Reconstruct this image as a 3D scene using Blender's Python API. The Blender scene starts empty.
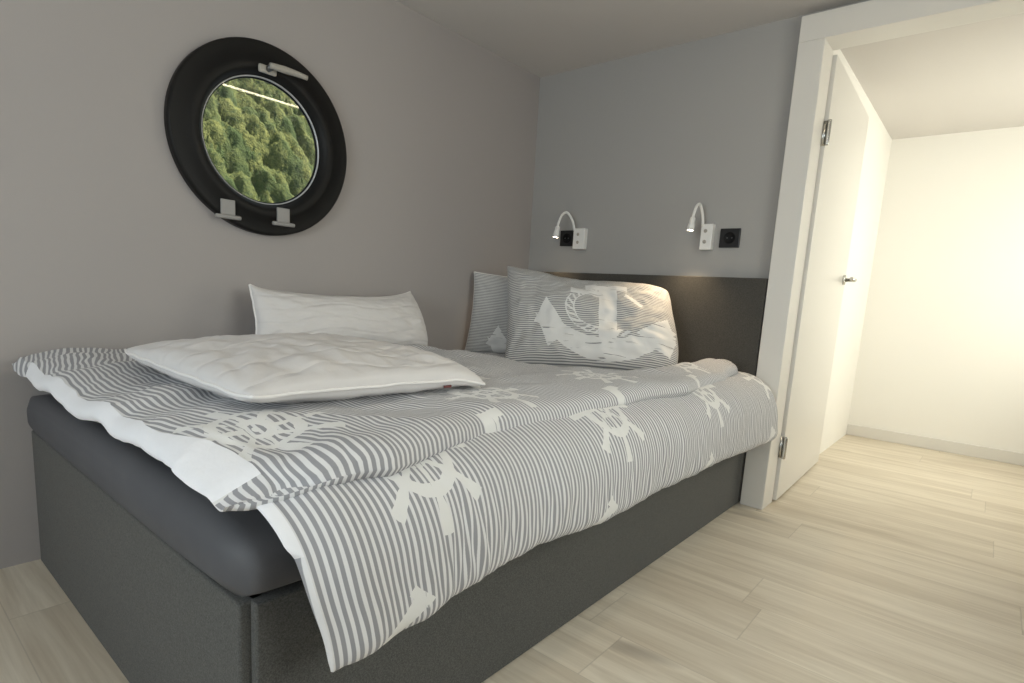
import bpy, bmesh, math, random
import numpy as np
from mathutils import Vector, Matrix, noise
random.seed(5); np.random.seed(5)
S = bpy.context.scene
COL = S.collection

# ------------------------------------------------------------------ camera
cam_d = bpy.data.cameras.new('camera'); cam = bpy.data.objects.new('camera', cam_d); COL.objects.link(cam)
YAW, PITCH, ROLL = 0.6911, -0.1576, 0.0599
fw = Vector((math.cos(PITCH)*math.cos(YAW), math.cos(PITCH)*math.sin(YAW), math.sin(PITCH)))
rt0 = Vector((math.sin(YAW), -math.cos(YAW), 0)); up0 = rt0.cross(fw)
rt = rt0*math.cos(ROLL) + up0*math.sin(ROLL); up = up0*math.cos(ROLL) - rt0*math.sin(ROLL)
cam.matrix_world = Matrix(((rt.x, up.x, -fw.x, -2.3678), (rt.y, up.y, -fw.y, -1.8947), (rt.z, up.z, -fw.z, 0.7948), (0, 0, 0, 1)))
cam_d.sensor_fit = 'HORIZONTAL'; cam_d.sensor_width = 36.0
cam_d.lens = 572.29/1024*36; cam_d.shift_y = 41.5/1024
cam_d.clip_start = 0.02; cam_d.clip_end = 2000
S.camera = cam

# ------------------------------------------------------------------ light, sky, exposure
S.view_settings.view_transform = 'Standard'; S.view_settings.look = 'None'
S.view_settings.exposure = 0.0; S.view_settings.gamma = 1.0; S.view_settings.use_curve_mapping = False
S.cycles.use_denoising = True
S.cycles.max_bounces = 10; S.cycles.diffuse_bounces = 6; S.cycles.transparent_max_bounces = 12
S.cycles.sample_clamp_indirect = 6.0
world = bpy.data.worlds.new('sky'); S.world = world; world.use_nodes = True
bg = world.node_tree.nodes['Background']; bg.inputs[0].default_value = (0.72, 0.84, 1.0, 1); bg.inputs[1].default_value = 0.55

def sun(name, direction, strength, color, angle=0.01):
    l = bpy.data.lights.new(name, 'SUN'); l.energy = strength; l.color = color; l.angle = angle
    o = bpy.data.objects.new(name, l); COL.objects.link(o); o.rotation_euler = Vector(direction).to_track_quat('-Z', 'Y').to_euler()
    o.location = (0, 0, 6); return o
def area(name, loc, direction, sx, sy, energy, color):
    l = bpy.data.lights.new(name, 'AREA'); l.shape = 'RECTANGLE'; l.size = sx; l.size_y = sy; l.energy = energy; l.color = color
    o = bpy.data.objects.new(name, l); COL.objects.link(o); o.location = loc
    o.rotation_euler = Vector(direction).to_track_quat('-Z', 'Z').to_euler(); return o
sun('sun', (-0.75, -0.05, -0.8), 9.0, (1.0, 0.93, 0.8))
area('added_rear_daylight', (-4.0, -1.45, 1.05), (1, 0.02, -0.12), 1.5, 1.1, 49, (0.885, 0.93, 1.0))  # added lamp behind the camera, brightens the whole room
area('added_side_daylight', (-1.35, -2.75, 1.12), (0, 1, -0.35), 1.0, 1.0, 17, (1.0, 0.965, 0.92))  # added lamp at the unseen right wall, lifts the bed front and floor
area('added_hall_daylight', (1.1, -2.62, 1.1), (0, 1, -0.05), 1.2, 1.2, 31, (1.0, 0.92, 0.80))  # added lamp out of view, brightens the passage

# ------------------------------------------------------------------ helpers
def link(o, parent=None):
    COL.objects.link(o)
    if parent: o.parent = parent
    return o
def tag(o, label=None, cat=None, group=None, kind=None):
    if label: o['label'] = label
    if cat: o['category'] = cat
    if group: o['group'] = group
    if kind: o['kind'] = kind
    return o
def empty(name, loc=(0, 0, 0)):
    o = bpy.data.objects.new(name, None); o.location = loc; o.empty_display_size = 0.05; return link(o)
def mesh_obj(name, bm, mat, parent=None, smooth=False, world=True):
    """bm holds world coordinates; when parented, shift so that the parent's origin is the local origin"""
    me = bpy.data.meshes.new(name)
    if parent is not None and world:
        bmesh.ops.translate(bm, vec=-parent_loc(parent), verts=bm.verts)
    bmesh.ops.recalc_face_normals(bm, faces=bm.faces)
    bm.to_mesh(me); bm.free()
    if smooth: me.polygons.foreach_set('use_smooth', [True]*len(me.polygons))
    o = bpy.data.objects.new(name, me)
    for m in (mat if isinstance(mat, (list, tuple)) else [mat]): me.materials.append(m)
    return link(o, parent)
def parent_loc(p):
    v = Vector(p.location)
    while p.parent: p = p.parent; v += Vector(p.location)
    return v
def box_bm(lo, hi, bevel=0.0, seg=2, bm=None):
    b = bmesh.new()
    r = bmesh.ops.create_cube(b, size=1)
    lo, hi = Vector(lo), Vector(hi); c = (lo+hi)/2; d = hi-lo
    for v in b.verts: v.co = Vector((v.co.x*d.x, v.co.y*d.y, v.co.z*d.z)) + c
    if bevel: bmesh.ops.bevel(b, geom=b.edges[:], offset=bevel, segments=seg, profile=0.5, affect='EDGES')
    if bm is None: return b
    me = bpy.data.meshes.new('tmp'); b.to_mesh(me); b.free(); bm.from_mesh(me); bpy.data.meshes.remove(me); return bm
def lathe_bm(profile, n, origin, axis, ref, bm=None, closed=False):
    """profile: (radius, height along axis)"""
    bm = bm or bmesh.new(); origin = Vector(origin); a = Vector(axis).normalized(); u = Vector(ref).normalized(); w = a.cross(u)
    rings = []
    for r, h in profile:
        if r < 1e-6: rings.append([bm.verts.new(origin + a*h)])
        else: rings.append([bm.verts.new(origin + a*h + (u*math.cos(2*math.pi*i/n) + w*math.sin(2*math.pi*i/n))*r) for i in range(n)])
    pairs = list(zip(rings[:-1], rings[1:]))
    if closed: pairs.append((rings[-1], rings[0]))
    for A, B in pairs:
        for i in range(n):
            j = (i+1) % n
            f = [A[i % len(A)], A[j % len(A)], B[j % len(B)], B[i % len(B)]]
            g = []
            for v in f:
                if v not in g: g.append(v)
            if len(g) > 2: bm.faces.new(g)
    return bm
def tube_bm(pts, rad, n=10, bm=None, closed=False):
    bm = bm or bmesh.new(); pts = [Vector(p) for p in pts]; N = len(pts); rings = []; prev = None
    for i, p in enumerate(pts):
        if closed: t = (pts[(i+1) % N]-pts[i-1]).normalized()
        else: t = (pts[min(i+1, N-1)]-pts[max(i-1, 0)]).normalized()
        if prev is None: prev = t.orthogonal().normalized()
        prev = (prev - t*prev.dot(t)).normalized(); w = t.cross(prev)
        r = rad[i] if isinstance(rad, (list, tuple)) else rad
        rings.append([bm.verts.new(p + (prev*math.cos(2*math.pi*k/n) + w*math.sin(2*math.pi*k/n))*r) for k in range(n)])
    for i in range(N if closed else N-1):
        A, B = rings[i], rings[(i+1) % N]
        for k in range(n): bm.faces.new([A[k], A[(k+1) % n], B[(k+1) % n], B[k]])
    if not closed:
        bm.faces.new(rings[0][::-1]); bm.faces.new(rings[-1])
    return bm
def grid_obj(name, V, UV, mat, parent=None, wrap_i=False, wrap_j=False, caps=False, weld=False):
    """V: (n,m,3) world coordinates, UV: (n,m,2) metres on the cloth"""
    n, m, _ = V.shape
    verts = V.reshape(-1, 3)
    if parent is not None: verts = verts - np.array(parent_loc(parent))
    faces = []
    for i in range(n if wrap_i else n-1):
        for j in range(m if wrap_j else m-1):
            a, b = i*m+j, i*m+(j+1) % m; c, d = ((i+1) % n)*m+(j+1) % m, ((i+1) % n)*m+j
            faces.append((a, b, c, d))
    if caps:
        faces.append(tuple(range(m))[::-1]); faces.append(tuple((n-1)*m+j for j in range(m)))
    me = bpy.data.meshes.new(name); me.from_pydata(verts.tolist(), [], faces)
    uvl = me.uv_layers.new(name='cloth'); uvf = UV.reshape(-1, 2)
    li = np.zeros(len(me.loops), dtype=np.int32); me.loops.foreach_get('vertex_index', li)
    uvl.data.foreach_set('uv', uvf[li].astype(np.float32).ravel())
    if weld:
        b = bmesh.new(); b.from_mesh(me); bmesh.ops.remove_doubles(b, verts=b.verts, dist=1e-5); bmesh.ops.recalc_face_normals(b, faces=b.faces); b.to_mesh(me); b.free()
    me.polygons.foreach_set('use_smooth', [True]*len(me.polygons)); me.materials.append(mat); me.update()
    return link(bpy.data.objects.new(name, me), parent)
def sm(a, b, x):
    t = np.clip((np.asarray(x, float)-a)/(b-a), 0, 1); return t*t*(3-2*t)
def nz(x, y, z=0.0): return noise.noise((x, y, z))

# ------------------------------------------------------------------ node maths
class X:
    def __init__(s, nt, v): s.nt, s.v = nt, v
    def _m(s, op, *a, clamp=False):
        n = s.nt.nodes.new('ShaderNodeMath'); n.operation = op; n.use_clamp = clamp
        for i, q in enumerate((s,)+a):
            if isinstance(q, X): q = q.v
            if isinstance(q, (int, float)): n.inputs[i].default_value = q
            else: s.nt.links.new(q, n.inputs[i])
        return X(s.nt, n.outputs[0])
    def __add__(s, o): return s._m('ADD', o)
    __radd__ = __add__
    def __sub__(s, o): return s._m('SUBTRACT', o)
    def __rsub__(s, o): return (s*-1.0)+o
    def __mul__(s, o): return s._m('MULTIPLY', o)
    __rmul__ = __mul__
    def __truediv__(s, o): return s._m('DIVIDE', o)
    def lt(s, o): return s._m('LESS_THAN', o)
    def gt(s, o): return s._m('GREATER_THAN', o)
    def mx(s, o): return s._m('MAXIMUM', o)
    def mn(s, o): return s._m('MINIMUM', o)
    def abs(s): return s._m('ABSOLUTE')
    def sin(s): return s._m('SINE')
    def floor(s): return s._m('FLOOR')
    def sqrt(s): return s._m('SQRT')
    def at2(s, o): return s._m('ARCTAN2', o)
    def clamp(s): return s._m('ADD', 0.0, clamp=True)
    def rep(s, p): q = s/p; return (q-(q+0.5).floor())*p
class Mat:
    def __init__(s, name, rough=0.6, spec=0.5, color=(0.5, 0.5, 0.5), metallic=0.0):
        s.m = bpy.data.materials.new(name); s.m.use_nodes = True; s.nt = s.m.node_tree; s.b = s.nt.nodes['Principled BSDF']
        s.set('Base Color', (*color, 1)); s.set('Roughness', rough); s.set('Specular IOR Level', spec); s.set('Metallic', metallic)
    def set(s, k, v):
        if isinstance(v, X): s.nt.links.new(v.v, s.b.inputs[k])
        elif hasattr(v, 'is_output'): s.nt.links.new(v, s.b.inputs[k])
        else: s.b.inputs[k].default_value = v
    def coord(s, kind='Object'):
        n = s.nt.nodes.new('ShaderNodeTexCoord'); return n.outputs[kind]
    def sep(s, v):
        n = s.nt.nodes.new('ShaderNodeSeparateXYZ'); s.nt.links.new(v, n.inputs[0]); return [X(s.nt, o) for o in n.outputs]
    def comb(s, x, y, z=0.0):
        n = s.nt.nodes.new('ShaderNodeCombineXYZ')
        for i, q in enumerate((x, y, z)):
            if isinstance(q, X): s.nt.links.new(q.v, n.inputs[i])
            else: n.inputs[i].default_value = q
        return n.outputs[0]
    def noise(s, v, scale=5.0, detail=2.0, rough=0.5, dist=0.0):
        n = s.nt.nodes.new('ShaderNodeTexNoise'); n.inputs['Scale'].default_value = scale; n.inputs['Detail'].default_value = detail
        n.inputs['Roughness'].default_value = rough; n.inputs['Distortion'].default_value = dist
        if v is not None: s.nt.links.new(v, n.inputs['Vector'])
        return X(s.nt, n.outputs[0])
    def mix(s, f, a, b):
        n = s.nt.nodes.new('ShaderNodeMix'); n.data_type = 'RGBA'
        for i, q in ((0, f), (6, a), (7, b)):
            if isinstance(q, X): s.nt.links.new(q.v, n.inputs[i])
            elif hasattr(q, 'is_output'): s.nt.links.new(q, n.inputs[i])
            else: n.inputs[i].default_value = q if i == 0 else (*q, 1)
        return n.outputs[2]
    def bump(s, h, strength=0.3, dist=0.01):
        n = s.nt.nodes.new('ShaderNodeBump'); n.inputs['Strength'].default_value = strength; n.inputs['Distance'].default_value = dist
        s.nt.links.new(h.v, n.inputs['Height']); s.nt.links.new(n.outputs[0], s.b.inputs['Normal'])

# ------------------------------------------------------------------ materials
def paint(name, col, rough=0.75, grain=260):
    M = Mat(name, rough, 0.3); c = M.coord()
    k = M.noise(c, 1.3, 3); M.set('Base Color', M.mix(k, [q*0.97 for q in col], [min(1, q*1.03) for q in col]))
    M.bump(M.noise(c, grain, 2), 0.12, 0.0015); return M.m
m_wall = paint('grey_wall_paint', (0.385, 0.357, 0.346))
m_wallb = paint('back_wall_grey', (0.385, 0.375, 0.365))  # back wall grey, a slightly cooler tint than the left wall
m_ceil = paint('ceiling_paint', (0.62, 0.59, 0.565))
m_hall = paint('white_hall_paint', (0.86, 0.84, 0.80))
m_trim = Mat('white_lacquer', 0.32, 0.5, (0.72, 0.695, 0.655)).m
m_white = Mat('white_plastic', 0.35, 0.5, (0.80, 0.79, 0.77)).m
m_black = Mat('black_plastic', 0.28, 0.5, (0.012, 0.012, 0.013)).m
m_blackmat = Mat('black_socket_inset', 0.6, 0.2, (0.007, 0.007, 0.008)).m
m_chrome = Mat('steel', 0.25, 0.5, (0.62, 0.62, 0.60), 1.0).m
m_handle = Mat('handle_grey', 0.4, 0.5, (0.38, 0.355, 0.315)).m
m_dkmetal = Mat('dark_steel', 0.35, 0.5, (0.16, 0.16, 0.16), 0.8).m
m_hinge = Mat('hinge_cover_grey', 0.45, 0.4, (0.31, 0.30, 0.29)).m
M = Mat('window_frame_black', 0.5, 0.22, (0.0085, 0.008, 0.0075)); M.bump(M.noise(M.coord(), 160, 2), 0.08, 0.001); m_frame = M.m
m_bead = Mat('glazing_bead', 0.3, 0.5, (0.55, 0.56, 0.57), 0.3).m
m_tag = Mat('red_tag', 0.6, 0.3, (0.13, 0.04, 0.04)).m
m_label = Mat('white_tag', 0.6, 0.3, (0.7, 0.7, 0.7)).m

def emission(name, col, strength):
    m = bpy.data.materials.new(name); m.use_nodes = True; nt = m.node_tree; nt.nodes.remove(nt.nodes['Principled BSDF'])
    e = nt.nodes.new('ShaderNodeEmission'); e.inputs[0].default_value = (*col, 1); e.inputs[1].default_value = strength
    nt.links.new(e.outputs[0], nt.nodes['Material Output'].inputs[0]); return m
m_led = emission('reading_light_led', (1.0, 0.84, 0.62), 22)
m_strip = emission('led_strip_light', (1.0, 0.86, 0.62), 18)

def glass(name):
    m = bpy.data.materials.new(name); m.use_nodes = True; nt = m.node_tree; nt.nodes.remove(nt.nodes['Principled BSDF'])
    t = nt.nodes.new('ShaderNodeBsdfTransparent'); t.inputs[0].default_value = (0.93, 0.96, 0.94, 1)
    g = nt.nodes.new('ShaderNodeBsdfGlossy'); g.inputs['Roughness'].default_value = 0.0
    lw = nt.nodes.new('ShaderNodeLayerWeight'); lw.inputs[0].default_value = 0.5
    f = X(nt, lw.outputs['Facing'])._m('POWER', 5.0)*0.95+0.045
    x = nt.nodes.new('ShaderNodeMixShader'); nt.links.new(f.v, x.inputs[0]); nt.links.new(t.outputs[0], x.inputs[1]); nt.links.new(g.outputs[0], x.inputs[2])
    nt.links.new(x.outputs[0], nt.nodes['Material Output'].inputs[0]); return m
m_glass = glass('window_glass')

def upholstery(name, a, b):
    M = Mat(name, 0.9, 0.15); c = M.coord(); k = M.noise(c, 420, 3, 0.6); k2 = M.noise(c, 2.2, 2)
    col = M.mix(((k-0.5)*2.4+0.5).clamp(), a, b); M.set('Base Color', col); M.bump(k, 0.35, 0.002)
    M.set('Sheen Weight', 0.15); M.set('Sheen Roughness', 0.5); return M.m
m_uphol = upholstery('charcoal_upholstery', (0.045, 0.045, 0.043), (0.122, 0.122, 0.116))
m_uphead = upholstery('charcoal_headboard_fabric', (0.044, 0.042, 0.038), (0.098, 0.092, 0.082))
M = Mat('grey_fitted_sheet', 0.6, 0.25, (0.085, 0.086, 0.095)); c = M.coord(); k = M.noise(c, 9, 3)
M.set('Base Color', M.mix(k, (0.075, 0.076, 0.085), (0.105, 0.106, 0.115))); M.bump(M.noise(c, 600, 2), 0.2, 0.001); m_sheet = M.m

# white pillow ticking with wavy quilting stitched in
M = Mat('white_pillow_cotton', 0.75, 0.2); u, v, _ = M.sep(M.coord('UV'))
w = (v + (u*17.0).sin()*0.018 + M.noise(M.coord('UV'), 5, 1)*0.02).rep(0.085).abs()
q = (1.0 - w/0.012).clamp()
M.set('Base Color', (0.68, 0.66, 0.655, 1)); M.bump(M.noise(M.coord('UV'), 22, 3, 0.6)*0.6 - q*0.55, 0.55, 0.006); m_pillow = M.m
M = Mat('white_duvet_lining', 0.75, 0.2, (0.82, 0.82, 0.85)); M.bump(M.noise(M.coord(), 40, 3), 0.3, 0.006); m_lining = M.m
m_piping = Mat('white_piping', 0.7, 0.2, (0.83, 0.81, 0.80)).m

GREY, PALE, PRINT = (0.305, 0.305, 0.325), (0.72, 0.715, 0.725), (0.745, 0.74, 0.73)
def weave(M, uv): M.bump(M.noise(uv, 700, 1)*0.35 + M.noise(uv, 30, 3, 0.6), 0.3, 0.004)
def stripes(x, period, duty=0.0): return (((x*(2*math.pi/period)).sin()-duty)*3.0+0.5).clamp()
def wheel(M, du, dv, R):
    r = (du*du+dv*dv).sqrt(); a = dv.at2(du)
    d = r*a.rep(math.pi/4).sin().abs()
    rim = (r-R*0.52).abs().lt(R*0.075); hub = (r-R*0.17).abs().lt(R*0.06); dot = r.lt(R*0.05)
    spoke = d.lt(R*0.042)*r.lt(R*0.6)*r.gt(R*0.15)
    hand = d.lt(R*0.05+(r-R*0.55).clamp()*0.11)*r.gt(R*0.5)*r.lt(R)
    return rim.mx(hub).mx(spoke).mx(hand).mx(dot)
def capsule(u, v, cu, cv, ang, L, w, taper=0.0):
    c, s = math.cos(ang), math.sin(ang); x = (u-cu)*c+(v-cv)*s; y = (v-cv)*c-(u-cu)*s
    return x.abs().lt(L)*y.abs().lt(x*taper+w)
def tri(u, v, a, b, c):
    r = None
    if (b[0]-a[0])*(c[1]-a[1])-(b[1]-a[1])*(c[0]-a[0]) < 0: b, c = c, b
    for p, q in ((a, b), (b, c), (c, a)):
        e = ((v-p[1])*(q[0]-p[0]) - (u-p[0])*(q[1]-p[1])).gt(0.0); r = e if r is None else r*e
    return r
def duvet_mat(name, u0, v0, patch, R=0.125, P=0.56, period=0.0112):
    M = Mat(name, 0.85, 0.15); uv = M.coord('UV'); u, v, _ = M.sep(uv)
    wob = M.noise(uv, 60, 2); uu = u + (wob-0.5)*0.006; vv = v + (M.noise(uv, 47, 2)-0.5)*0.006
    p = wheel(M, (uu-u0).rep(P), vv-v0, R)
    for (du, dv, ang, L, w, t) in patch:
        x = (uu-(u0+du)).rep(P)
        p = p.mx(capsule(x, vv, 0.0, v0+dv, ang, L, w, t))
    streak = M.noise(M.comb(u*120.0, v*9.0), 1.0, 2).gt(0.665)
    p = p*(1.0-streak*0.8)
    s = stripes(u, period, 0.12)
    col = M.mix(p.clamp(), M.mix(s, GREY, PALE), PRINT)
    M.set('Base Color', col); weave(M, uv); M.set('Sheen Weight', 0.08); return M.m
m_duvet_front = duvet_mat('striped_duvet_front', -1.800, 0.033, [(-0.105, 0.228, -0.57, 0.050, 0.012, 0.08), (-0.070, 0.200, 0.75, 0.022, 0.010, 0.0)], 0.121, 0.575)
m_duvet_top = duvet_mat('striped_duvet_top', -1.452, -1.075, [(-0.155, -0.135, 1.35, 0.034, 0.016, 0.15), (-0.135, -0.105, 0.15, 0.026, 0.009, 0.0), (0.22, 0.15, 0.2, 0.055, 0.009, 0.05), (0.175, 0.135, 1.2, 0.03, 0.011, 0.0)], 0.108, 0.485)

def pillowcase_mat(name, shift=(0.0, 0.0)):
    M = Mat(name, 0.85, 0.15); uv = M.coord('UV'); u0, v0, _ = M.sep(uv)
    n1 = M.noise(uv, 26, 2); u = u0 - 0.038 - shift[0] + (n1-0.5)*0.008; v = v0 + 0.012 - shift[1] + (M.noise(uv, 33, 2)-0.5)*0.008
    # anchor: shank, stock, crescent arms, flukes
    p = (u-0.052).abs().lt(0.036)*v.lt(0.135)*v.gt(-0.175)
    p = p.mx(capsule(u, v, 0.045, 0.098, -0.06, 0.145, 0.017)*((u-0.052).abs().gt(0.03)*u.lt(0.09)).mx(u.lt(0.0)))
    p = p.mx(capsule(u, v, 0.045, 0.142, 0.05, 0.085, 0.016))
    p = p.mx(capsule(u, v, 0.155, 0.088, -0.5, 0.04, 0.010))
    A = ((u-0.04)*(u-0.04)+(v-0.10)*(v-0.10)).sqrt(); B = ((u-0.04)*(u-0.04)+(v-0.185)*(v-0.185)).sqrt()
    p = p.mx(A.lt(0.297)*B.gt(0.292)*v.lt(-0.02))
    p = p.mx(tri(u, v, (-0.20, 0.055), (-0.255, -0.05), (-0.10, -0.10)))
    p = p.mx(tri(u, v, (-0.25, -0.01), (-0.19, -0.155), (-0.10, -0.08)))
    p = p.mx(tri(u, v, (0.285, 0.03), (0.16, -0.07), (0.31, -0.08)))
    p = p.mx(tri(u, v, (0.31, -0.04), (0.29, -0.15), (0.16, -0.09)))
    # rope round the shank
    ru, rv = u-0.02, v-0.02; r = (ru*ru*0.85+rv*rv*1.35).sqrt(); a = rv.at2(ru)
    band = (r-0.112).abs(); strand = ((a*26.0 + (r-0.112)*190.0).sin()).gt(0.35)
    rope = band.lt(0.018)*(band.gt(0.0125).mx(strand))*u.lt(0.05).mx((v.lt(-0.06)*u.lt(0.09)))
    ru2, rv2 = u-0.10, v+0.16; r2 = (ru2*ru2+rv2*rv2).sqrt(); a2 = rv2.at2(ru2)
    rope2 = (r2-0.085).abs().lt(0.016)*((a2*20.0+(r2-0.085)*170.0).sin()).gt(-0.35)*v.gt(-0.13)*u.gt(0.06)
    p = p.mx(rope).mx(rope2)
    streak = M.noise(M.comb(u0*8.0, v0*95.0), 1.0, 2).gt(0.635)
    p = (p*(1.0-streak)).clamp()
    s = stripes(v0, 0.0082, -0.05)
    M.set('Base Color', M.mix(p, M.mix(s, (0.235, 0.235, 0.245), (0.68, 0.67, 0.65)), PRINT)); weave(M, uv); return M.m
m_case_front = pillowcase_mat('striped_anchor_pillowcase')
m_case_back = pillowcase_mat('striped_anchor_pillowcase_second', (-0.03, -0.10))

# light oak planks running across the room (along y)
M = Mat('oak_laminate', 0.42, 0.4); x, y, z = M.sep(M.coord()); PW, PL = 0.19, 1.28
i = ((x+0.07)/PW).floor(); fx = (x+0.07)/PW - i
rnd = ((i*12.9898).sin()*43758.5); rnd = rnd-rnd.floor()
yy = y + rnd*PL*1.7; j = (yy/PL).floor(); fy = yy/PL-j
r2 = ((i*78.233+j*37.719).sin()*24634.6); r2 = r2-r2.floor()
gv = M.comb(x*9.0+r2*17.0, y*0.75+r2*31.0, r2*9.0)
g1 = M.noise(gv, 1.6, 5, 0.62, 0.9); g2 = M.noise(M.comb(x*90.0, y*3.0+r2*20.0, r2*5.0), 1.0, 3, 0.6)
kn = M.noise(M.comb(x*7.0+r2*40.0, y*2.2+r2*7.0, 3.0), 1.0, 1)
t = ((g1-0.5)*2.1+0.58 + (g2-0.5)*0.75 + (r2-0.5)*0.30).clamp()
col = M.mix(t, (0.52, 0.44, 0.335), (0.78, 0.705, 0.585))
col = M.mix(((kn-0.70)*7.0).clamp()*0.75, col, (0.16, 0.12, 0.085))
gap = ((fx-0.5).abs().gt(0.494)).mx((fy-0.5).abs().gt(0.4988))
M.set('Base Color', M.mix(gap*0.25, col, (0.20, 0.165, 0.125))); M.set('Roughness', (g2*0.18)+0.34); M.bump(g2*0.3-gap*1.0, 0.15, 0.002); m_floor = M.m

# ------------------------------------------------------------------ room shell
H = 1.847; XR, YR = -3.7, -2.5          # rear wall, right wall
HX, HY0, HY1 = 1.9, -1.25, -2.5         # hall beyond the doorway
T = 0.1
def struct(name, bm, mat, label=None, cat=None):
    o = mesh_obj(name, bm, mat); o['kind'] = 'structure'
    if label: tag(o, label, cat)
    return o
struct('floor', box_bm((XR-T, YR-T, -0.1), (HX+T, 0.1, 0)), m_floor, 'light oak plank floor running under the bed and out through the doorway', 'floor')
struct('ceiling', box_bm((XR-T, YR-T, H), (HX+T, 0.1, H+0.1)), m_ceil, 'flat grey painted ceiling above the bed', 'ceiling')
CX, CZ = -1.409, 1.2255                   # porthole centre
def round_hole_wall(x0, x1, z0, z1, y0, y1, cx, cz, r, n=96):
    bm = bmesh.new(); L = []
    for y in (y0, y1):
        inn, out = [], []
        for i in range(n):
            a = 2*math.pi*i/n; c, s = math.cos(a), math.sin(a); inn.append(bm.verts.new((cx+c*r, y, cz+s*r)))
            tx = ((x1-cx) if c > 0 else (x0-cx))/c if abs(c) > 1e-9 else 1e9
            tz = ((z1-cz) if s > 0 else (z0-cz))/s if abs(s) > 1e-9 else 1e9
            k = min(tx, tz); out.append(bm.verts.new((cx+c*k, y, cz+s*k)))
        corners = {}
        for X_ in (x0, x1):
            for Z_ in (z0, z1): corners[(X_, Z_)] = bm.verts.new((X_, y, Z_))
        L.append((inn, out, corners))
        for i in range(n):
            j = (i+1) % n; A, B = out[i].co, out[j].co
            f = [inn[i], out[i]]
            if abs(A.x-B.x) > 1e-5 and abs(A.z-B.z) > 1e-5:
                X_ = x0 if min(abs(A.x-x0), abs(B.x-x0)) < 1e-5 else x1
                Z_ = z0 if min(abs(A.z-z0), abs(B.z-z0)) < 1e-5 else z1
                f.append(corners[(X_, Z_)])
            f += [out[j], inn[j]]; bm.faces.new(f)
    for i in range(n):
        j = (i+1) % n; bm.faces.new([L[0][0][i], L[0][0][j], L[1][0][j], L[1][0][i]])
    return bm
struct('wall_left', round_hole_wall(XR-T, 0.0, 0, H, 0.0, T, CX, CZ, 0.262), m_wall, 'warm grey wall along the bed, pierced by the round window', 'wall')
DY0, DY1, DH = -1.297, -2.16, 1.735      # doorway
b = box_bm((0, DY0+0.085, 0), (T, T, H)); box_bm((0, YR-T, 0), (T, DY1-0.085, H), bm=b); box_bm((0, DY1-0.085, DH+0.085), (T, DY0+0.085, H), bm=b)
struct('wall_back', b, m_wallb, 'grey wall behind the headboard carrying the two reading lights', 'wall')
def wall_with_added_window(axis, p, a0, a1, b0, b1, w0, w1, z0, z1):  # unseen wall with an opening for an added window
    b = bmesh.new()
    for (u0, u1, v0, v1) in ((a0, w0, b0, b1), (w1, a1, b0, b1), (w0, w1, b0, z0), (w0, w1, z1, b1)):
        if axis == 'x': box_bm((p-T, u0, v0), (p, u1, v1), bm=b)
        else: box_bm((u0, p-T, v0), (u1, p, v1), bm=b)
    return b
struct('wall_rear', wall_with_added_window('x', XR, YR-T, T, 0, H, -2.2, -0.7, 0.5, 1.6), m_wall)
b = wall_with_added_window('y', YR, XR-T, -0.3, 0, H, -1.95, -0.75, 0.5, 1.65)
for f in wall_with_added_window('y', YR, -0.3, HX+T, 0, H, 0.5, 1.7, 0.5, 1.7),:
    me = bpy.data.meshes.new('tmp'); f.to_mesh(me); f.free(); b.from_mesh(me); bpy.data.meshes.remove(me)
struct('wall_right', b, m_wall)
struct('wall_hall_left', box_bm((T, HY0, 0), (HX+T, HY0+T, H)), m_hall)
struct('wall_hall_end', box_bm((HX, YR, 0), (HX+T, HY0, H)), m_hall, 'white end wall of the passage beyond the doorway', 'wall')
b = box_bm((HX-0.012, YR, 0), (HX, HY0, 0.07), 0.003); struct('baseboard_hall', b, m_trim)
# door lining: left post (proud of the wall, beside the bed), right post, head
struct('trim_1', box_bm((-0.045, DY0, 0), (0.085, DY0+0.0885, DH), 0.003), m_trim, 'white door post between the headboard and the open doorway', 'door post')
struct('trim_2', box_bm((-0.045, DY1-0.0885, 0), (0.085, DY1, DH), 0.003), m_trim)
struct('trim_3', box_bm((-0.045, DY1-0.0885, DH), (0.085, DY0+0.0885, DH+0.0885), 0.003), m_trim)

# open door leaf swung into the passage
door = empty('door_1', (0.097, DY0+0.012, 0)); door['kind'] = 'structure'; tag(door, 'white door leaf standing open in the passage beyond the door post', 'door')
def door_leaf():
    b = box_bm((0, -0.024, 0.008), (0.84, 0.016, DH-0.01), 0.002)
    return b
door.rotation_euler.z = math.radians(1.5)
mesh_obj('leaf', door_leaf(), m_trim, door, world=False)
def hinge_bm(z):
    b = lathe_bm([(0, -0.045), (0.007, -0.045), (0.0075, -0.04), (0.0075, 0.04), (0.007, 0.045), (0, 0.045)], 16, (-0.006, -0.030, z), (0, 0, 1), (1, 0, 0))
    box_bm((-0.0015, -0.026, z-0.045), (0.0, 0.008, z+0.045), bm=b); return b
for z in (0.235, 1.45): mesh_obj('hinge', hinge_bm(z), m_chrome, door, True, world=False)
b = lathe_bm([(0, 0), (0.025, 0), (0.025, 0.008), (0, 0.008)], 24, (0.79, -0.024, 0.95), (0, -1, 0), (1, 0, 0))
tube_bm([(0.79, -0.03, 0.95), (0.79, -0.07, 0.95), (0.775, -0.075, 0.95), (0.68, -0.075, 0.95)], 0.009, 12, bm=b)
mesh_obj('handle', b, m_chrome, door, True, world=False)

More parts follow.
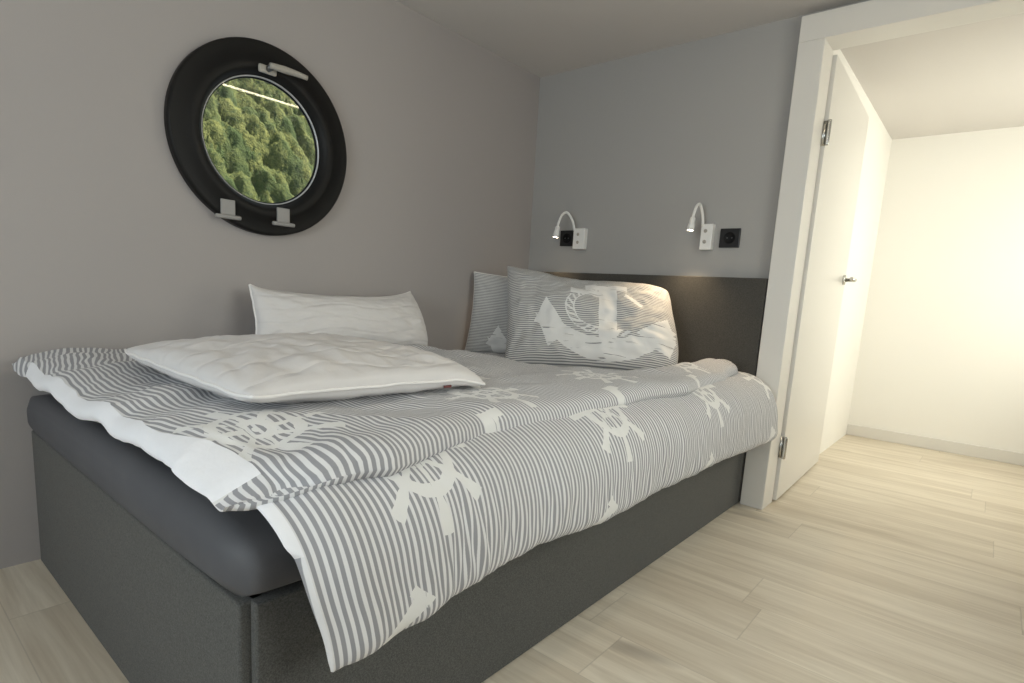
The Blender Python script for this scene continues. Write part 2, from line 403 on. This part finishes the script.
# unseen rear, hall and side windows, added to let in more daylight
def added_window(name, axis, p, w0, w1, z0, z1):
    t = empty(name, (p, (w0+w1)/2, z0) if axis == 'x' else ((w0+w1)/2, p, z0)); t['kind'] = 'structure'
    b = bmesh.new(); f = 0.05
    for (u0, u1, v0, v1) in ((w0, w0+f, z0, z1), (w1-f, w1, z0, z1), (w0+f, w1-f, z0, z0+f), (w0+f, w1-f, z1-f, z1), ((w0+w1)/2-f/2, (w0+w1)/2+f/2, z0+f, z1-f)):
        if axis == 'x': box_bm((p-0.07, u0, v0), (p-0.02, u1, v1), 0.003, bm=b)
        else: box_bm((u0, p-0.07, v0), (u1, p-0.02, v1), 0.003, bm=b)
    mesh_obj('window_frame', b, m_trim, t)
    g = box_bm((p-0.05, w0+f, z0+f), (p-0.044, w1-f, z1-f)) if axis == 'x' else box_bm((w0+f, p-0.05, z0+f), (w1-f, p-0.044, z1-f))
    mesh_obj('pane', g, m_glass, t)
added_window('added_window_2', 'x', XR, -2.2, -0.7, 0.5, 1.6)
added_window('added_window_3', 'y', YR, 0.5, 1.7, 0.5, 1.7)
added_window('added_window_4', 'y', YR, -1.95, -0.75, 0.5, 1.65)

# ------------------------------------------------------------------ round window
win = empty('window_1', (CX, 0, CZ)); win['kind'] = 'structure'; tag(win, 'round black porthole window in the grey wall looking out on a green hillside', 'window')
AX, RF = (0, -1, 0), (1, 0, 0); O = (CX, 0, CZ)
mesh_obj('window_frame', lathe_bm([(0.2935, 0.0), (0.2935, 0.024), (0.290, 0.030), (0.285, 0.031), (0.240, 0.031), (0.2385, 0.033), (0.216, 0.033), (0.210, 0.030), (0.1955, 0.006), (0.1955, -0.010), (0.235, -0.030), (0.262, -0.030), (0.262, 0.0)], 128, O, AX, RF, closed=True), m_frame, win, True)
mesh_obj('glazing_bead', lathe_bm([(0.1955, 0.001), (0.1945, 0.006), (0.1925, 0.007), (0.191, 0.003), (0.191, -0.002), (0.1955, -0.002)], 128, O, AX, RF, closed=True), m_bead, win, True)
mesh_obj('gasket', lathe_bm([(0.1952, -0.002), (0.1905, 0.001), (0.1880, 0.000), (0.1875, -0.003), (0.1875, -0.008), (0.1952, -0.008)], 128, O, AX, RF, closed=True), m_blackmat, win, True)
mesh_obj('pane', lathe_bm([(0, -0.003), (0.1885, -0.003), (0.1885, -0.007), (0, -0.007)], 96, O, AX, RF), m_glass, win)
# lever handle at the top
mesh_obj('handle_rosette', box_bm((CX-0.036, -0.046, CZ+0.197), (CX+0.022, -0.033, CZ+0.221), 0.0058, 4), m_handle, win, True)
mesh_obj('handle_neck', tube_bm([(CX-0.006, -0.044, CZ+0.211), (CX-0.006, -0.064, CZ+0.214)], 0.0098, 18), m_dkmetal, win, True)
lev = [(CX-0.012+0.125*k/13, -0.067+0.004*math.sin(k/13*3), CZ+0.2155+0.006*math.sin(k/13*2.2)-0.004*k/13) for k in range(14)]
mesh_obj('handle_lever', tube_bm(lev, [0.0080+0.0030*(1-abs(t/13*2-0.8)) for t in range(14)], 16), m_handle, win, True)
for hx in (CX+0.045, CX-0.135):
    b = box_bm((hx-0.022, -0.040, CZ-0.248), (hx+0.022, -0.033, CZ-0.202), 0.0025)
    h = mesh_obj('hinge_cover', b, m_hinge, win)
    b = lathe_bm([(0, -0.039), (0.0055, -0.038), (0.0065, -0.034), (0.0065, 0.034), (0.0055, 0.038), (0, 0.039)], 14, (hx, -0.039, CZ-0.254), (1, 0, 0), (0, 0, 1))
    mesh_obj('hinge_pin', b, m_hinge, h, True)
    h.location = (0, 0, 0)

# ------------------------------------------------------------------ hillside outside
def hillside():
    x0, x1, y0, y1, st = -80, 330, 105, 225, 0.65
    nx, ny = int((x1-x0)/st), int((y1-y0)/st)
    xs = np.linspace(x0, x1, nx); ys = np.linspace(y0, y1, ny); Xg, Yg = np.meshgrid(xs, ys, indexing='ij')
    base = -12+(Yg-y0)*1.15+6*np.sin(Xg*0.021+1)+4*np.sin(Yg*0.05+Xg*0.013)
    Hh = np.full(base.shape, -1e9); tint = np.zeros(base.shape)
    for k in range(16000):
        cx, cy = random.uniform(x0, x1), random.uniform(y0, y1); R = random.uniform(1.3, 2.9)
        a, b_ = int((cx-x0)/st), int((cy-y0)/st); w = int(R/st)+1
        sa, sb = slice(max(0, a-w), min(nx, a+w+1)), slice(max(0, b_-w), min(ny, b_+w+1))
        d2 = (Xg[sa, sb]-cx)**2+(Yg[sa, sb]-cy)**2
        h = np.where(d2 < R*R, np.sqrt(np.maximum(R*R-d2, 0))*1.15+random.uniform(-0.5, 1.5), -1e9)
        m_ = h > Hh[sa, sb]; Hh[sa, sb] = np.where(m_, h, Hh[sa, sb]); tint[sa, sb] = np.where(m_, random.random(), tint[sa, sb])
    Hh = np.where(Hh < -100, 0, Hh)+np.random.rand(*base.shape)*1.1
    V = np.stack([Xg, Yg-Hh*0.45, base+Hh], -1)
    o = grid_obj('forest_hillside', V, np.stack([tint, tint], -1), m_forest)
    return o
M = Mat('forest_canopy', 0.9, 0.1); tn, _, _ = M.sep(M.coord('UV')); k = M.noise(M.coord(), 0.9, 4, 0.75)
c1 = M.mix(tn, (0.11, 0.15, 0.055), (0.36, 0.35, 0.12)); c2 = M.mix(((k-0.5)*3.0+0.5).clamp(), (0.07, 0.10, 0.045), c1)
M.set('Base Color', c2); M.bump(M.noise(M.coord(), 1.2, 3, 0.7), 0.8, 0.8); m_forest = M.m
tag(hillside(), 'green wooded hillside seen through the round window', 'hillside', kind='stuff')

# ------------------------------------------------------------------ bed
bed = empty('bed', (-1.03, -0.6, 0)); tag(bed, 'charcoal upholstered box bed with a plain headboard, along the grey wall', 'bed')
BZ = 0.366
mesh_obj('front_panel', box_bm((-2.034, -1.203, 0.004), (-0.047, -1.165, BZ), 0.004, 3), m_uphol, bed)
mesh_obj('foot_panel', box_bm((-2.050, -1.188, 0.004), (-2.012, -0.02, BZ), 0.004, 3), m_uphol, bed)
mesh_obj('platform', box_bm((-2.010, -1.163, 0.12), (-0.047, -0.02, BZ-0.012)), m_uphol, bed)
mesh_obj('headboard', box_bm((-0.045, -1.203, 0.004), (-0.002, -0.004, 0.9035), 0.004, 3), m_uphead, bed)

def mattress():
    n, m = 120, 44; x0, x1, y0, y1, z0, z1 = -2.066, -0.052, -1.222, -0.012, BZ+0.001, 0.480
    V = np.zeros((n, m, 3))
    # cross-section loop in (y,z): super-ellipse; swept along x with rounded ends
    for i in range(n):
        t = i/(n-1); s = 1-2*t; e = (1-abs(s)**60)**(1/5.0) if abs(s) < 1 else 0.0
        xx = (x0+x1)/2+(x1-x0)/2*np.sign(2*t-1)*(abs(2*t-1)**0.35 if False else abs(2*t-1))
        for j in range(m):
            a = 2*math.pi*j/m; c, q = math.cos(a), math.sin(a); p = 2/6.0
            yy = math.copysign(abs(c)**p, c); zz = math.copysign(abs(q)**(2/(2.9 if q > 0 else 7.0)), q)
            ey = (y1-y0)/2-0.07*(1-e); ez = (z1-z0)/2*(0.6+0.4*e)
            k = nz(xx*7, yy*3+5, zz*2)*0.006
            y_ = (y0+y1)/2+yy*(ey+k); z_ = (z0+z1)/2+zz*ez
            V[i, j] = (xx, y_, max(z_, z0))
    return grid_obj('mattress', V, V[..., :2], m_sheet, wrap_j=True, caps=True)
tag(mattress(), 'mattress in a dark grey fitted sheet, showing at the foot end below the duvets', 'mattress')

# duvets: a mid surface thickened to a soft slab
def slab(name, P, Nn, hs, UV, mat, lip, fill):
    """P mid points (n,m,3), Nn unit normals, hs half thickness; lip: foot end of the underside reaches this far beyond the top;
    fill: range of the foot end left open, where the white filling shows"""
    top = P+Nn*hs[..., None]; bot = P-Nn*hs[..., None]; UB = UV.copy()
    n, m, _ = P.shape; f = (1-sm(0, 0.16, P[:, :1, 0]-P[:1, :1, 0]))[..., None]*np.ones((n, m, 1))
    bot[..., :1] -= f*lip[None, :, None]; UB[..., :1] -= f*lip[None, :, None]
    V = np.concatenate([top, bot[:, ::-1]], 1); U = np.concatenate([UV, UB[:, ::-1]], 1)
    o = grid_obj(name, V, U, mat, None, wrap_j=True)
    # foot end: a soft roll from the top edge to the underside edge; head end: flat seam
    K = 8; a, b_ = fill
    def end(row, bulge, sgn, cols):
        A, B = top[row, cols], bot[row, cols]; t = np.linspace(0, 1, K)[None, :, None]
        E_ = A[:, None]*(1-t)+B[:, None]*t; k = np.sin(np.pi*t)**0.7
        tt = np.linspace(0, 1, len(A))[:, None, None]; ends = np.minimum(1, np.minimum(tt, 1-tt)*9)**0.6
        E_[..., :1] += sgn*bulge*k*ends
        Uu = np.concatenate([UV[row, cols][:, None]*(1-t)+UB[row, cols][:, None]*t], 0); return E_, Uu
    parts = []
    for cols, bl in ((slice(0, a+1), 0.003), (slice(b_, m), 0.003)):
        if cols.stop-cols.start > 1: parts.append(end(0, bl, -1, cols))
    parts.append(end(-1, 0.003, 1, slice(0, m)))
    for E_, Uu in parts:
        grid_obj('end_seam', E_, Uu, mat, o)
    E_, Uu = end(0, 0.011, -1, slice(a, b_+1))
    tag(grid_obj('duvet_filling', E_, Uu, m_lining, o), 'white filling showing at the open foot end')
    return o
def normals(P):
    du = np.gradient(P, axis=0); dv = np.gradient(P, axis=1); N = np.cross(dv, du)
    return N/np.maximum(np.linalg.norm(N, axis=-1, keepdims=True), 1e-9)
def resample(pts, m):
    """Catmull-Rom through points, resampled by arc length"""
    pts = np.array(pts, float); Q = []
    ext = np.vstack([2*pts[0]-pts[1], pts, 2*pts[-1]-pts[-2]])
    for k in range(len(pts)-1):
        a, b_, c, d = ext[k:k+4]
        for t in np.linspace(0, 1, 24, endpoint=False):
            Q.append(0.5*((2*b_)+(-a+c)*t+(2*a-5*b_+4*c-d)*t*t+(-a+3*b_-3*c+d)*t**3))
    Q.append(pts[-1]); Q = np.array(Q); L = np.r_[0, np.cumsum(np.linalg.norm(np.diff(Q, axis=0), axis=1))]
    s = np.linspace(0, L[-1], m); return np.stack([np.interp(s, L, Q[:, k]) for k in range(Q.shape[1])], 1), s

HEM_X = [-2.06, -1.97, -1.86, -1.76, -1.54, -1.32, -1.03, -0.60, -0.30, -0.06]
HEM_Z = [0.287, 0.290, 0.290, 0.306, 0.320, 0.300, 0.306, 0.300, 0.290, 0.288]
def duvet_front(scale_h=1.0, x_start=-2.024, name='duvet', mat=None, parent=None, n=420, m=90, shrink=0.0):
    xs = np.linspace(x_start, -0.060, n); P = np.zeros((n, m, 3)); UV = np.zeros((n, m, 2)); hs = np.zeros((n, m))
    for i, x in enumerate(xs):
        hz = float(np.interp(x, HEM_X, HEM_Z)) + 0.006 + shrink - 0.014*float(1-sm(-2.0, -1.9, x))
        puff = 0.006*nz(x*3.1, 2.2)+0.004*nz(x*9, 7.7)
        right = float(sm(-0.5, -0.06, x)); zt = 0.518-0.006*right
        k = [(-0.90, zt-0.008), (-1.02, zt), (-1.12, zt+0.004+puff), (-1.20, zt-0.002+puff), (-1.258, zt-0.033+puff), (-1.286-puff*0.5, zt-0.085),
             (-1.292-0.006*right, 0.37+(hz-0.31)*0.4), (-1.290-0.012*right, hz+0.012), (-1.287-0.016*right, hz)]
        q, s = resample(k, m)
        s0 = 0.30                                   # arc length where the cloth leaves the mattress top
        left = float(1-sm(0.0, 0.48, x-x_start))    # slanting free edge at the foot end
        for j in range(m):
            y, z = q[j]; v = s[j]-s0+0.02; hang = max(0.0, min(1.0, (s[j]-0.24)/0.24))
            tang = v/0.30
            rip = 0.0013*math.sin(x*46+3.5*nz(x*2.2, v*2.5, 4)+v*7)*nz(x*2.7, v*1.5, 1.3)*2 + 0.0032*nz(x*15+v*6, v*4.2, 9.1) + 0.0023*(0.35+0.65*float(sm(-1.92, -1.72, x)))*nz(x*42-v*9, v*5, 3.3) + 0.0009*nz(x*85+v*14, v*9, 5.5)
            rip *= (0.25+0.95*hang)*(0.45+0.55*float(sm(-1.95, -1.70, x)))
            xo = x + left*(0.060*max(0, tang)**1.25*(1 if tang > 0 else 0) - 0.006)
            xo += 0.006*nz(x*8, v*6, 2.7)*hang + 0.006*nz(x*3, v*9, 6.1)
            P[i, j] = (xo, y-rip*hang, z+rip*(1-hang)*0.8); UV[i, j] = (x, v)
            edge = min(1.0, (s[-1]-s[j])/0.035)
            h = 0.023*math.sqrt(max(0.0, 1-(1-edge)**2))*(1-0.35*(1-sm(0, 0.03, x-x_start)))*(1-0.85*sm(-0.10, -0.060, x)**2)
            h *= (1+0.25*nz(x*6, v*6, 5))
            h *= 1-0.62*(1-float(sm(0.0, 0.07, x-x_start)))
            hs[i, j] = max(0.0012, h*scale_h)
    lip = 0.002+0.007*np.exp(-((np.linspace(0, 1, m)-0.62)/0.22)**2)
    return slab(name, P, normals(P), hs, UV, mat, lip, (int(m*0.44), int(m*0.69)))
d1 = duvet_front(1.0, mat=m_duvet_front)
tag(d1, 'grey and white striped duvet with ship wheels, hanging over the front side of the bed', 'duvet', 'striped duvets')
EDGE_X = [-2.06, -2.0, -1.86, -1.61, -1.36, -1.01, -0.77, -0.62, -0.40, -0.135, -0.06]
EDGE_Y = [-1.215, -1.243, -1.262, -1.205, -1.213, -1.225, -1.245, -1.215, -1.21, -1.165, -1.12]
def top_z(x, y):
    """mid-surface height of the upper duvet"""
    z = 0.546
    z -= 0.052*sm(-0.95, -0.55, x)*sm(-1.10, -0.93, y)          # pressed down under the striped pillows
    z -= 0.008*sm(-1.5, -0.9, x)*sm(-1.1, -0.8, y)
    z += 0.012*math.exp(-((x+0.30)**2)/0.06-((y+1.08)**2)/0.004)
    z -= 0.012*sm(-1.95, -2.06, x)
    return z
def duvet_top(scale_h=1.0, x_start=-2.068, x_end=-0.055, name='duvet', mat=None, parent=None, n=420, m=200):
    xs = np.linspace(x_start, x_end, n); P = np.zeros((n, m, 3)); UV = np.zeros((n, m, 2)); hs = np.zeros((n, m))
    for i, x in enumerate(xs):
        ye = float(np.interp(x, EDGE_X, EDGE_Y)); y_w = -0.035
        yw2 = ye + 0.012*nz(x*4, 8.8)
        for j in range(m):
            t = j/(m-1); y = y_w+(yw2-y_w)*t; dist = y-yw2
            z = float(top_z(x, y))
            w = 0.008*nz(x*2.6+y*1.5, y*4.2-x*0.8, 1.0)+0.0065*nz(x*6.5-y*3, y*7+x*2, 2.0)+0.0038*nz(x*14+y*5, y*13, 3.0)+0.0022*nz(x*27-y*11, y*24, 6.0)
            ridge = 0.009*(1-abs(nz(x*2.1+y*2.4, y*3.4-x*1.2, 7.0))*2.2)+0.006*(1-abs(nz(x*4.2-y*2.6, y*5+x*1.7, 8.0))*2.4)
            z += (w+max(-0.01, ridge)*0.9)*(0.45+0.55*sm(0.0, 0.12, dist)) - (0.016-0.009*float(sm(-1.5, -1.2, x)))*(1-sm(0.0, 0.05, dist))
            # cloth shear makes the printed stripes wander
            du = 0.030*nz(x*1.7+1.1, y*2.6, 4.0)+0.012*nz(x*4.5, y*6.5, 5.0)
            x_ = x + 0.050*sm(-0.95, -1.20, y)*(1-sm(0.0, 0.25, x-x_start))
            P[i, j] = (x_, y, z); UV[i, j] = (x_+du+0.10*math.sin((y+1.2)*2.6)*1.0, y)
            e = min(1.0, dist/0.032); r = math.sqrt(max(0, 1-(1-e)**2)); e2 = min(1.0, (t+1e-6)/0.02)
            h = (0.024-0.009*sm(-0.95, -0.55, x)*sm(-1.10, -0.93, y))*r*e2*(1-0.30*(1-sm(0, 0.03, x-x_start)))*(1-0.93*sm(x_end-0.045, x_end, x)**2.5)
            hs[i, j] = max(0.0012, h*scale_h)
    yy = P[0, :, 1]; lip = 0.012+0.045*sm(-0.95, -1.16, yy)
    return slab(name, P, normals(P), hs, UV, mat, lip, (int(m*0.12), int(m*0.972)))
d2 = duvet_top(1.0, mat=m_duvet_top)
tag(d2, 'grey and white striped duvet lying flat across the bed top, under all the pillows', 'duvet', 'striped duvets')
# ------------------------------------------------------------------ pillows
def pillow(name, TL, TR, BL, BR, tf, tb, face, mat, seed, wrinkle=0.006, pinch=0.05, bend=None, ears=0.03, power=0.5, n=110, m=80, pip=None, W=None, Hh=None, sag=0.0):
    TL, TR, BL, BR = [np.array(q, float) for q in (TL, TR, BL, BR)]
    base = (BL+BR)/2; root = empty(name, tuple(base))
    N0 = np.cross(TR-TL, BL-TL); N0 /= np.linalg.norm(N0)
    if N0 @ np.array(face, float) < 0: N0 = -N0
    W = W or np.linalg.norm(TR-TL); Hh = Hh or np.linalg.norm(BL-TL)
    sheets = []; uvs = []
    for side in (1, -1):
        V = np.zeros((n, m, 3)); U = np.zeros((n, m, 2))
        for i in range(n):
            u = -math.cos(math.pi*i/(n-1)); u = 0.55*u+0.45*(2*i/(n-1)-1)
            for j in range(m):
                v = -math.cos(math.pi*j/(m-1)); v = 0.55*v+0.45*(2*j/(m-1)-1)
                cu = u*(1-pinch*(1-v*v)**0.8*abs(u)**2); cv = v*(1-pinch*1.3*(1-u*u)**0.8*abs(v)**2)
                a, b_ = (cu+1)/2, (cv+1)/2
                p = BL*(1-a)*(1-b_)+BR*a*(1-b_)+TL*(1-a)*b_+TR*a*b_
                f = max(0.0, (1-u*u)*(1-v*v)); th = f**power
                corner = (abs(u)*abs(v))**3
                r1 = nz(u*2.2+seed, v*1.9, seed)*1.0; r2 = nz(u*5.5, v*4.3+seed, seed*2+side); r3 = nz(u*11, v*9, seed+side*3)
                # pulls radiating from the corners
                rad = 0.0
                for (qu, qv) in ((-1, -1), (1, -1), (-1, 1), (1, 1)):
                    dx, dy = u-qu, (v-qv)*0.75; rr = math.hypot(dx, dy); an = math.atan2(dy, dx)
                    rad += math.sin(an*13+seed*3+qu)*math.exp(-rr*2.1)*min(1, rr*3)
                t = (tf if side > 0 else tb)*th
                t += wrinkle*(0.9*r1+0.8*r2+0.45*r3+0.8*rad)*min(1.0, f*3.5)
                if bend: p = p+np.array(bend(u, v, side))
                edge = 0.006*nz(u*4+seed, v*4, 2.0)*(1-min(1, f*6))
                V[i, j] = p+N0*(max(t, 0.0)*side+edge); U[i, j] = (u*W/2, v*Hh/2)
        sheets.append(V); uvs.append(U)
    V = np.concatenate(sheets, 0)
    # one closed skin: front and back share the seam
    me_v = V.reshape(-1, 3)-np.array(parent_loc(root)); faces = []
    for k in (0, 1):
        for i in range(n-1):
            for j in range(m-1):
                q = [k*n*m+i*m+j, k*n*m+i*m+j+1, k*n*m+(i+1)*m+j+1, k*n*m+(i+1)*m+j]; faces.append(q if k == 0 else q[::-1])
    me = bpy.data.meshes.new('cover'); me.from_pydata(me_v.tolist(), [], faces); uvl = me.uv_layers.new(name='cloth')
    li = np.zeros(len(me.loops), dtype=np.int32); me.loops.foreach_get('vertex_index', li)
    uvl.data.foreach_set('uv', np.concatenate(uvs, 0).reshape(-1, 2)[li].astype(np.float32).ravel())
    b = bmesh.new(); b.from_mesh(me); bmesh.ops.remove_doubles(b, verts=b.verts, dist=2e-5); bmesh.ops.recalc_face_normals(b, faces=b.faces); b.to_mesh(me); b.free()
    me.polygons.foreach_set('use_smooth', [True]*len(me.polygons)); me.materials.append(mat); link(bpy.data.objects.new('cover', me), root)
    F = sheets[0]; ring = [F[i, 0] for i in range(n)]+[F[n-1, j] for j in range(1, m)]+[F[i, m-1] for i in range(n-2, -1, -1)]+[F[0, j] for j in range(m-2, 0, -1)]
    if pip: mesh_obj('piping', tube_bm(ring[::2], pip[0], 6, closed=True), pip[1], root, True)
    return root, sheets

FACE = (-0.8, -0.5, 0.2)
def bend_front(u, v, s):
    # left ear stands up, the right end slumps, rounds off and bulges low down
    U, D = 0.71, 0.0
    k = 0.024*max(0, u)**5*(1-v*v)*(1.0-v*0.9) - 0.012*max(0, -u)**5*(1-v*v)*(v*0.8-0.2)
    c = -0.016*(max(0, u)**7)*(max(0, v)**7) - 0.016*(max(0, u)**5)*(max(0, -v)**5)
    du = k+c
    return (0.45*du, -0.89*du, -0.010*(max(0, u)**7)*(max(0, v)**6) + 0.006*max(0, -u)**5*max(0, v)**3 - 0.026*math.exp(-((u+0.1)/0.5)**2)*max(0, v)**2)
p1, _ = pillow('pillow', (-0.405, -0.205, 0.902), (-0.085, -0.835, 0.848), (-0.58, -0.36, 0.485), (-0.28, -0.98, 0.500), 0.13, 0.06, FACE, m_case_front, 1.7, 0.013, 0.03, bend_front, W=0.71, Hh=0.46, pip=(0.0016, m_case_front), power=0.40)
tag(p1, 'striped pillow showing a large white anchor, leaning in front of the headboard', 'pillow', 'striped anchor pillows')
p2, _ = pillow('pillow', (-0.44, -0.035, 0.876), (-0.12, -0.63, 0.845), (-0.475, -0.03, 0.508), (-0.15, -0.635, 0.508), 0.06, 0.045, FACE, m_case_back, 4.3, 0.006, 0.045, None, W=0.70, Hh=0.42, pip=(0.0018, m_case_back), power=0.45)
tag(p2, 'striped pillow in the wall corner, mostly hidden behind the pillow with the large anchor', 'pillow', 'striped anchor pillows')
def bend_stand(u, v, s): return (-0.004*u**7*v**6, -0.02*(1-v*v), -0.020*(1-u*u)*max(0, v)**2 + 0.010*abs(u)**9*max(0, v)**9)
p3, _ = pillow('pillow', (-1.515, -0.10, 0.760), (-0.850, -0.085, 0.762), (-1.535, -0.17, 0.555), (-0.825, -0.17, 0.555), 0.070, 0.05, (0, -1, 0.3), m_pillow, 7.1, 0.006, 0.022, bend_stand, pip=(0.003, m_piping), W=0.70, Hh=0.4, power=0.36)
tag(p3, 'white quilted pillow standing on edge against the grey wall', 'pillow', 'white quilted pillows')
def bend_lie(u, v, s): return (0.016*u**7*v**6*-1, 0.0, -0.014*max(0, u)**4*max(0, -v)**4)
p4, sh4 = pillow('pillow', (-1.96, -0.42, 0.615), (-1.36, -0.48, 0.613), (-1.975, -1.045, 0.612), (-1.425, -1.05, 0.603), 0.056, 0.046, (0, 0, 1), m_pillow, 11.9, 0.008, 0.022, bend_lie, pip=(0.003, m_piping), W=0.60, Hh=0.62, power=0.36)
tag(p4, 'white quilted pillow lying flat on the striped duvet in front of the standing white pillow', 'pillow', 'white quilted pillows')
F = sh4[0]; q = F[78, 0]
b = box_bm((q[0]-0.010, q[1]-0.006, q[2]-0.013), (q[0]+0.010, q[1]-0.003, q[2]-0.008)); tag(mesh_obj('care_tag', b, m_tag, p4), 'small dark red sewn-in tag')

# ------------------------------------------------------------------ reading lamps and sockets
def lamp(y0, y1, z0, z1, pts, label, power):
    t = empty('reading_lamp', (0, (y0+y1)/2, z0)); tag(t, label, 'lamp', 'reading lamps above the headboard')
    mesh_obj('wall_plate', box_bm((-0.030, y1, z0), (-0.0005, y0, z1), 0.003, 3), m_white, t)
    yc = (y0+y1)/2
    for z in (z1-0.028, z0+0.032):
        b = lathe_bm([(0, 0.0), (0.0075, 0.0), (0.0075, 0.0018), (0.006, 0.003), (0, 0.003)], 20, (-0.030, yc+0.004, z), (-1, 0, 0), (0, 1, 0)); mesh_obj('button', b, m_handle, t, True)
    path, _ = resample(pts, 40); tip = Vector(pts[-1]); dirn = (Vector(pts[-1])-Vector(pts[-2])).normalized()
    mesh_obj('gooseneck', tube_bm(path[:], 0.0056, 12), m_white, t, True)
    b = lathe_bm([(0, -0.008), (0.0075, -0.008), (0.0110, -0.003), (0.0122, 0.018), (0.0135, 0.021), (0.0150, 0.046), (0.0136, 0.046), (0.0128, 0.041), (0, 0.041)], 28, tip, dirn, dirn.orthogonal())
    hd = mesh_obj('lamp_head', b, m_white, t, True)
    b = lathe_bm([(0, 0.0435), (0.0120, 0.0435), (0.0127, 0.042), (0, 0.042)], 24, tip, dirn, dirn.orthogonal()); mesh_obj('lens', b, m_led, hd)
    l = bpy.data.lights.new('reading_lamp_beam', 'SPOT'); l.energy = power; l.color = (1.0, 0.76, 0.48); l.spot_size = math.radians(105); l.spot_blend = 1.0; l.shadow_soft_size = 0.012
    lo = bpy.data.objects.new('reading_lamp_beam', l); link(lo, t); lo.location = tip+dirn*0.052-parent_loc(t); lo.rotation_euler = dirn.to_track_quat('-Z', 'Y').to_euler()
    return t
lamp(-0.916, -0.965, 1.012, 1.115, [(-0.030, -0.923, 1.105), (-0.040, -0.921, 1.150), (-0.062, -0.915, 1.187), (-0.088, -0.913, 1.178), (-0.106, -0.912, 1.146), (-0.110, -0.911, 1.124)], 'white bendy reading lamp next to the black wall socket, nearest the door post', 8.5)
lamp(-0.286, -0.350, 1.015, 1.112, [(-0.030, -0.292, 1.102), (-0.042, -0.285, 1.145), (-0.064, -0.268, 1.180), (-0.088, -0.256, 1.170), (-0.106, -0.250, 1.130), (-0.110, -0.249, 1.106)], 'white bendy reading lamp over the left half of the headboard, near the wall corner', 4.0)
def socket(y, z, label):
    t = empty('wall_socket', (0, y, z)); tag(t, label, 'socket', 'black wall sockets')
    h = 0.0405
    mesh_obj('cover_plate', box_bm((-0.010, y-h, z-h+0.003), (-0.0005, y+h, z+h-0.003), 0.0025, 3), m_black, t)
    b = lathe_bm([(0.0225, 0.0102), (0.0225, 0.0125), (0.0205, 0.0125), (0.0195, 0.0102), (0, 0.0102)], 40, (0, y, z), (-1, 0, 0), (0, 1, 0)); mesh_obj('socket_well', b, m_blackmat, t, True)
    b = bmesh.new()
    for s in (-1, 1): lathe_bm([(0, 0.0105), (0.0026, 0.0105), (0.0026, 0.0114), (0, 0.0114)], 12, (0, y+s*0.0095, z), (-1, 0, 0), (0, 1, 0), bm=b)
    mesh_obj('contact', b, m_dkmetal, t)
socket(-1.030, 1.060, 'black wall socket to the right of the reading lamp nearest the door post')
socket(-0.236, 1.069, 'black wall socket partly hidden behind the reading lamp near the wall corner')

# ------------------------------------------------------------------ ceiling light strip over the aisle (seen mirrored in the porthole glass)
st = empty('led_strip', (-1.6, -1.55, H)); tag(st, 'warm LED light strip on the ceiling above the aisle, mirrored in the round window', 'light strip')
mesh_obj('channel', box_bm((-3.2, -1.557, H-0.010), (-0.25, -1.543, H-0.0003), 0.001), m_white, st)
mesh_obj('diffuser', box_bm((-3.19, -1.555, H-0.018), (-0.26, -1.545, H-0.010)), m_strip, st)
